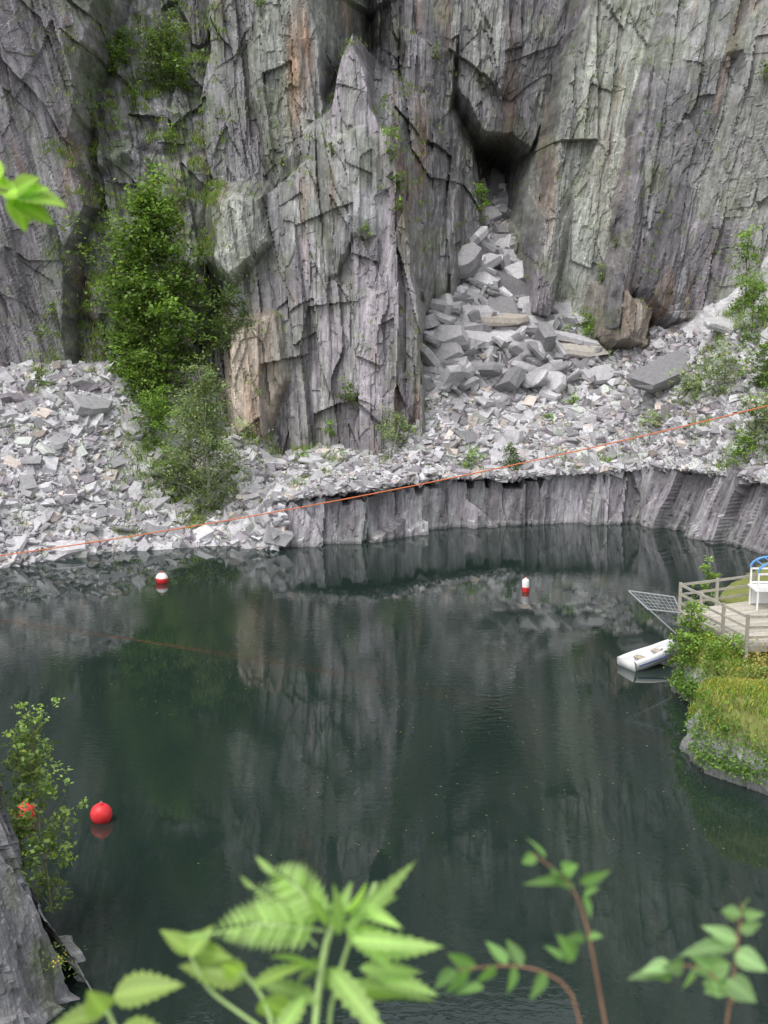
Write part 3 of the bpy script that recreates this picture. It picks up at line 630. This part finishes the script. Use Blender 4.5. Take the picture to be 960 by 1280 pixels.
mk('rock_outcrop',RV.reshape(-1,3),gridF(len(zz)+1,len(th)),M_cliff,False,{'Col':('FLOAT_COLOR',RC.reshape(-1,3)),'st':('FLOAT_VECTOR',RST.reshape(-1,3))})
tree('rowan_sapling',(-7.75,26.6,1.0),4.6,2.1,44,2600,.12,(.36,.52,.15),301,.03,.06,.085,barkc=(.28,.26,.16))
tree('rowan_sapling',(-8.4,26.8,1.6),3.6,1.5,20,1000,.12,(.36,.52,.15),302,.025,.12,.10,barkc=(.28,.26,.16))
acc=Acc();r=np.random.default_rng(12);P=np.array((-6.75,23.5,1.2))+r.normal(0,.08,(22,3));leafcloud(acc,P,.05,np.tile((.65,.5,.06),(22,1)),r,0,1,.8);P=np.array((-6.85,23.6,1.1))+r.normal(0,.2,(200,3));leafcloud(acc,P,.08,np.tile((.14,.22,.06),(200,1)),r,0,1,.4);acc.out('gorse_plant',[M_leaf])
# ------------------------------------------------------------ viewpoint ledge and foreground plants
gxx=cells(-6,6,.1);pr=[(-8,13.45),(-4,13.4),(0,13.38),(.9,13.36),(1.15,13.2),(1.25,12.5),(1.6,9),(2.2,4),(3,-1)]
V=[];
for y,z in pr:
    V+= [(x,y+.25*(vnoise(np.array([x*1.3]),np.array([z]),4)[0]-.5)*(y>0),z+.1*(vnoise(np.array([x*2]),np.array([y]),8)[0]-.5)) for x in gxx]
mk('viewpoint_ledge',V,gridF(len(pr),len(gxx)),M_rock,False,{'Col':('FLOAT_COLOR',np.tile((.16,.18,.1),(len(V),1)))})
M_fg=leafmat('broad_leaf',.45,.42,1.0)
OX,OY,OZ=0,1.362,14.117
def G(c,h,dd=0):  # centimetres right of the middle of the verge, height above its lip, depth
    return np.array((OX+c*.01,OY+.182*h*.01+dd*.01,OZ+.983*h*.01-0*dd))
def px(u,v,dd=0):return G((u-480)*.097,(1280-v)*.097,dd)
def leaf(acc,base,tip,width,nrm=(0,-.5,1),col=(.2,.35,.06),ser=.12,n=14,droop=.12,m=1,fold=.25):
    base=np.array(base,float);tip=np.array(tip,float);d=tip-base;L=np.linalg.norm(d);d/=L
    nr=np.array(nrm,float);nr-=d*nr.dot(d);nr/=np.linalg.norm(nr);s_=np.cross(d,nr)
    t=np.linspace(0,1,n);w=width/2*np.sin(np.pi*t**.72)**.85*(1-.35*t);w=w*(1+ser*np.where(np.arange(n)%2==0,-1,1));w[0]=width*.01;w[-1]=width*.005
    cen=base+d*(t*L)[:,None]-nr*(droop*L*(t-.3)**2)[:,None]
    fw=-t*0+np.where(np.arange(n)%2==0,0,1)*.02*L
    Lf=cen+s_*w[:,None]+nr*(fold*w)[:,None]+d*fw[:,None];Rt=cen-s_*w[:,None]+nr*(fold*w)[:,None]+d*fw[:,None]
    V=np.stack([Lf,(Lf+cen)/2-nr*(.04*w)[:,None],cen,(Rt+cen)/2-nr*(.04*w)[:,None],Rt],1).reshape(-1,3)
    cc=np.array(col)*np.array([1,.92,1.35,.92,1])[None,:,None]*np.ones((n,5,1));acc.add(V,gridF(n,5),m,cc.reshape(-1,3))
def curve(P,n=14):
    P=np.array(P,float);t=np.linspace(0,len(P)-1,n);i=np.clip(t.astype(int),0,len(P)-2);f=(t-i)[:,None]
    Q=P[i]*(1-f)+P[i+1]*f
    for _ in range(2):Q[1:-1]=(Q[:-2]+2*Q[1:-1]+Q[2:])/4
    return Q
limef=(.36,.53,.17)
def nrand(r):return (r.normal(0,.6),-.8+r.normal(0,.4),.7+r.normal(0,.4))
acc=Acc();r=np.random.default_rng(21);gs=(.36,.5,.2)
tube(acc,curve([px(385,1480,0),px(392,1290),px(405,1185,1),px(430,1140,2)]),[.0045]*14,0,gs)
tube(acc,curve([px(420,1480,3),px(405,1290,2),px(440,1180,3),px(470,1120,3)]),[.003]*14,0,gs)
def frond(a,b,w,npair=9,col=limef):
    a=np.array(a);b=np.array(b);tube(acc,np.stack([a,(a+b)/2+(0,0,.012),b]),[.0022,.0018,.001],0,gs,5)
    d=b-a;L=np.linalg.norm(d);d/=L;s=np.cross(d,(0,-.75,.65));s/=np.linalg.norm(s)
    for i in range(npair):
        t=.12+.86*i/npair;p=a+(b-a)*t+np.array((0,0,.024*t*(1-t)*4*.5));ww=w*math.sin(math.pi*min(1,(t*.8+.22)))
        for sg in(1,-1):leaf(acc,p,p+s*sg*ww+d*ww*.55,ww*.36,nrand(r),np.array(col)*r.uniform(.8,1.25),.16,8)
    leaf(acc,b-d*.01,b+d*w*.7,w*.4,nrand(r),col,.15)
frond(px(405,1170,1),px(255,1160,-2),.032,15)
frond(px(410,1165,1),px(330,1105,4),.03,12)
frond(px(395,1190,1),px(300,1150,9),.026,12,np.array(limef)*.7)
for a,b,w in [((408,1160),(385,1095),.022),((425,1150),(462,1085),.026),((435,1150),(525,1112),.024),((440,1165),(548,1150),.024),((455,1190),(555,1205),.028),((425,1160),(420,1092),.022),((450,1150),(498,1122),.022),((400,1200),(335,1225),.03),((410,1225),(490,1265),.034),((395,1240),(445,1262),.03),((440,1180),(520,1185),.026),((470,1230),(550,1250),.03),((430,1160),(490,1200),.024),((400,1215),(360,1280),.028),((450,1210),(530,1230),.024),((420,1150),(360,1130),.02),((415,1155),(440,1110),.02),((430,1150),(500,1150),.02),((440,1240),(515,1280),.028),((380,1250),(330,1290),.028),((440,1250),(550,1290),.03),((400,1250),(300,1275),.028)]:
    leaf(acc,px(*a,r.uniform(-3,4)),px(*b,r.uniform(-9,10)),w,nrand(r),np.array(limef)*r.uniform(.65,1.35),.18,18)
acc.out('meadowsweet_plant',[M_bark,M_fg],True)
acc=Acc()
tube(acc,curve([px(335,1480),px(345,1290),px(325,1240),px(300,1215)]),[.003]*14,0,gs)
tube(acc,curve([px(345,1300),px(260,1240),px(235,1190)]),[.0022]*14,0,gs)
tube(acc,curve([px(180,1480),px(150,1300),px(132,1262)]),[.003]*14,0,gs)
for a,b,w in [((310,1222),(222,1212),.045),((300,1215),(285,1180),.03),((320,1225),(395,1205),.042),((238,1195),(200,1165),.03),((240,1190),(262,1168),.03),((240,1200),(290,1196),.03),((135,1262),(225,1238),.052),((132,1262),(118,1222),.042),((132,1266),(62,1278),.046),((150,1290),(230,1300),.045),((325,1250),(370,1290),.045),((345,1290),(420,1295),.045)]:
    leaf(acc,px(*a,r.uniform(-2,3)),px(*b,r.uniform(-5,6)),w,nrand(r),np.array(limef)*r.uniform(.7,1.1)*(1,.95,.8),.14,18)
acc.out('bramble_plant',[M_bark,M_fg],True)
rs=(.30,.16,.10);dg=(.18,.33,.10)
acc=Acc()
tube(acc,curve([px(800,1480,6),px(762,1290,6),px(742,1170,6),px(715,1125,6),px(672,1096,6)]),np.linspace(.0020,.0008,14),0,rs)
tube(acc,curve([px(740,1480,6),px(738,1282,6),px(690,1248,6),px(640,1240,6),px(575,1248,6)]),np.linspace(.0020,.0008,14),0,rs)
def lv(lst,col,dd=6):
    for a,b,w in lst:
        leaf(acc,px(*a,dd),px(*b,dd+r.uniform(-3,3)),w*.85,(r.normal(0,.7),-.6+r.normal(0,.3),.6+r.normal(0,.4)),np.array(col)*r.uniform(.7,1.4),.03,12,.15)
lv([((678,1098),(660,1112),.022),((690,1102),(668,1082),.022),((712,1122),(695,1108),.03),((712,1120),(728,1102),.03),((718,1128),(660,1130),.018),((735,1135),(772,1112),.022),((728,1140),(700,1135),.018),((740,1150),(748,1175),.02),((740,1150),(757,1135),.018),((728,1235),(705,1195),.035),((712,1235),(690,1222),.03),((745,1205),(762,1198),.018),((742,1205),(712,1195),.02)],dg)
lv([((640,1240),(615,1222),.025),((625,1241),(600,1262),.03),((600,1243),(562,1238),.035),((590,1246),(560,1270),.03),((660,1242),(642,1222),.025),((575,1248),(545,1256),.03),((650,1243),(640,1268),.025),((690,1250),(668,1272),.025),((610,1270),(570,1278),.03)],dg)
acc.out('blackthorn_shrub',[M_bark,M_fg],True)
acc=Acc()
tube(acc,curve([px(900,1480,6),px(930,1290,6),px(940,1210,6),px(946,1160,6)]),np.linspace(.0020,.0008,14),0,rs)
tube(acc,curve([px(935,1290,6),px(900,1245,6),px(850,1240,6)]),np.linspace(.0018,.0008,14),0,rs)
lv([((945,1175),(912,1162),.025),((946,1165),(950,1148),.02),((946,1175),(968,1165),.022),((942,1195),(972,1188),.025),((940,1210),(895,1192),.028),((938,1215),(862,1222),.04),((935,1225),(975,1240),.04),((930,1240),(885,1262),.04),((905,1248),(880,1232),.03),((870,1242),(838,1232),.03),((855,1242),(815,1250),.035),((850,1245),(842,1275),.035),((880,1250),(870,1280),.035),((910,1258),(915,1290),.04),((925,1260),(960,1280),.045),((850,1250),(800,1272),.03),((935,1270),(900,1285),.035)],(.25,.39,.17))
acc.out('blackthorn_shrub',[M_bark,M_fg],True)
acc=Acc();b0=np.array((-1.55,2.4,13.3))
tube(acc,curve([b0,(-1.5,2.4,14.3),(-1.35,2.4,15.0),(-1.0,2.4,15.25),(-.71,2.4,15.17)],16),np.linspace(.022,.002,16),0,(.15,.12,.09))
c0=np.array((-.70,2.4,15.165))
for dx,dz,w,ex,ez in [(.0,.0,.075,.105,-.02),(-.0,.0,.065,.055,.03),(0,0,.065,.02,-.07),(-.02,.0,.06,.09,.012),(-.04,.02,.06,.01,.045),(-.03,.0,.06,-.03,-.06),(0,-.01,.06,.075,-.045),(-.02,0,.05,-.02,.04)]:
    leaf(acc,c0+(dx,0,dz),c0+(dx+ex,r.uniform(-.05,.05),dz+ez),w,(r.normal(0,.4),-.7,.7),np.array((.38,.60,.09))*r.uniform(.7,1.2),.14,18)
acc.out('sycamore_sapling',[M_bark,M_fg],True)
# ------------------------------------------------------------ light
W=bpy.data.worlds.new('World');scene.world=W;W.use_nodes=True;nt=W.node_tree
sky=nt.nodes.new('ShaderNodeTexSky');sky.sky_type='NISHITA';sky.sun_disc=False
el=math.radians(60);az=math.radians(220)
sky.sun_elevation=el;sky.sun_rotation=az;sky.air_density=1.0;sky.dust_density=3.0
hs=nt.nodes.new('ShaderNodeHueSaturation');hs.inputs['Saturation'].default_value=.24;hs.inputs['Value'].default_value=1.8
nt.links.new(sky.outputs[0],hs.inputs['Color']);bg=nt.nodes['Background'];nt.links.new(hs.outputs[0],bg.inputs[0]);bg.inputs[1].default_value=.15
sun=bpy.data.lights.new('sun','SUN');sun.energy=1.2;sun.angle=math.radians(20);sun.color=(1,.97,.93)
so=bpy.data.objects.new('sun',sun);scene.collection.objects.link(so)
d=Vector((math.sin(az)*math.cos(el),math.cos(az)*math.cos(el),math.sin(el)))
so.rotation_euler=d.to_track_quat('Z','Y').to_euler()
# ------------------------------------------------------------ camera
cam=bpy.data.cameras.new('camera');co=bpy.data.objects.new('camera',cam);scene.collection.objects.link(co)
cam.sensor_fit='VERTICAL';cam.sensor_height=36;cam.sensor_width=27;cam.lens=36*1545/1280
co.location=(0,0,15);co.rotation_euler=(math.radians(90-10.5),0,0)
cam.clip_start=.05;cam.clip_end=1500
cam.dof.use_dof=True;cam.dof.focus_distance=65;cam.dof.aperture_fstop=5
scene.camera=co
scene.view_settings.view_transform='Standard';scene.view_settings.look='None';scene.view_settings.exposure=0
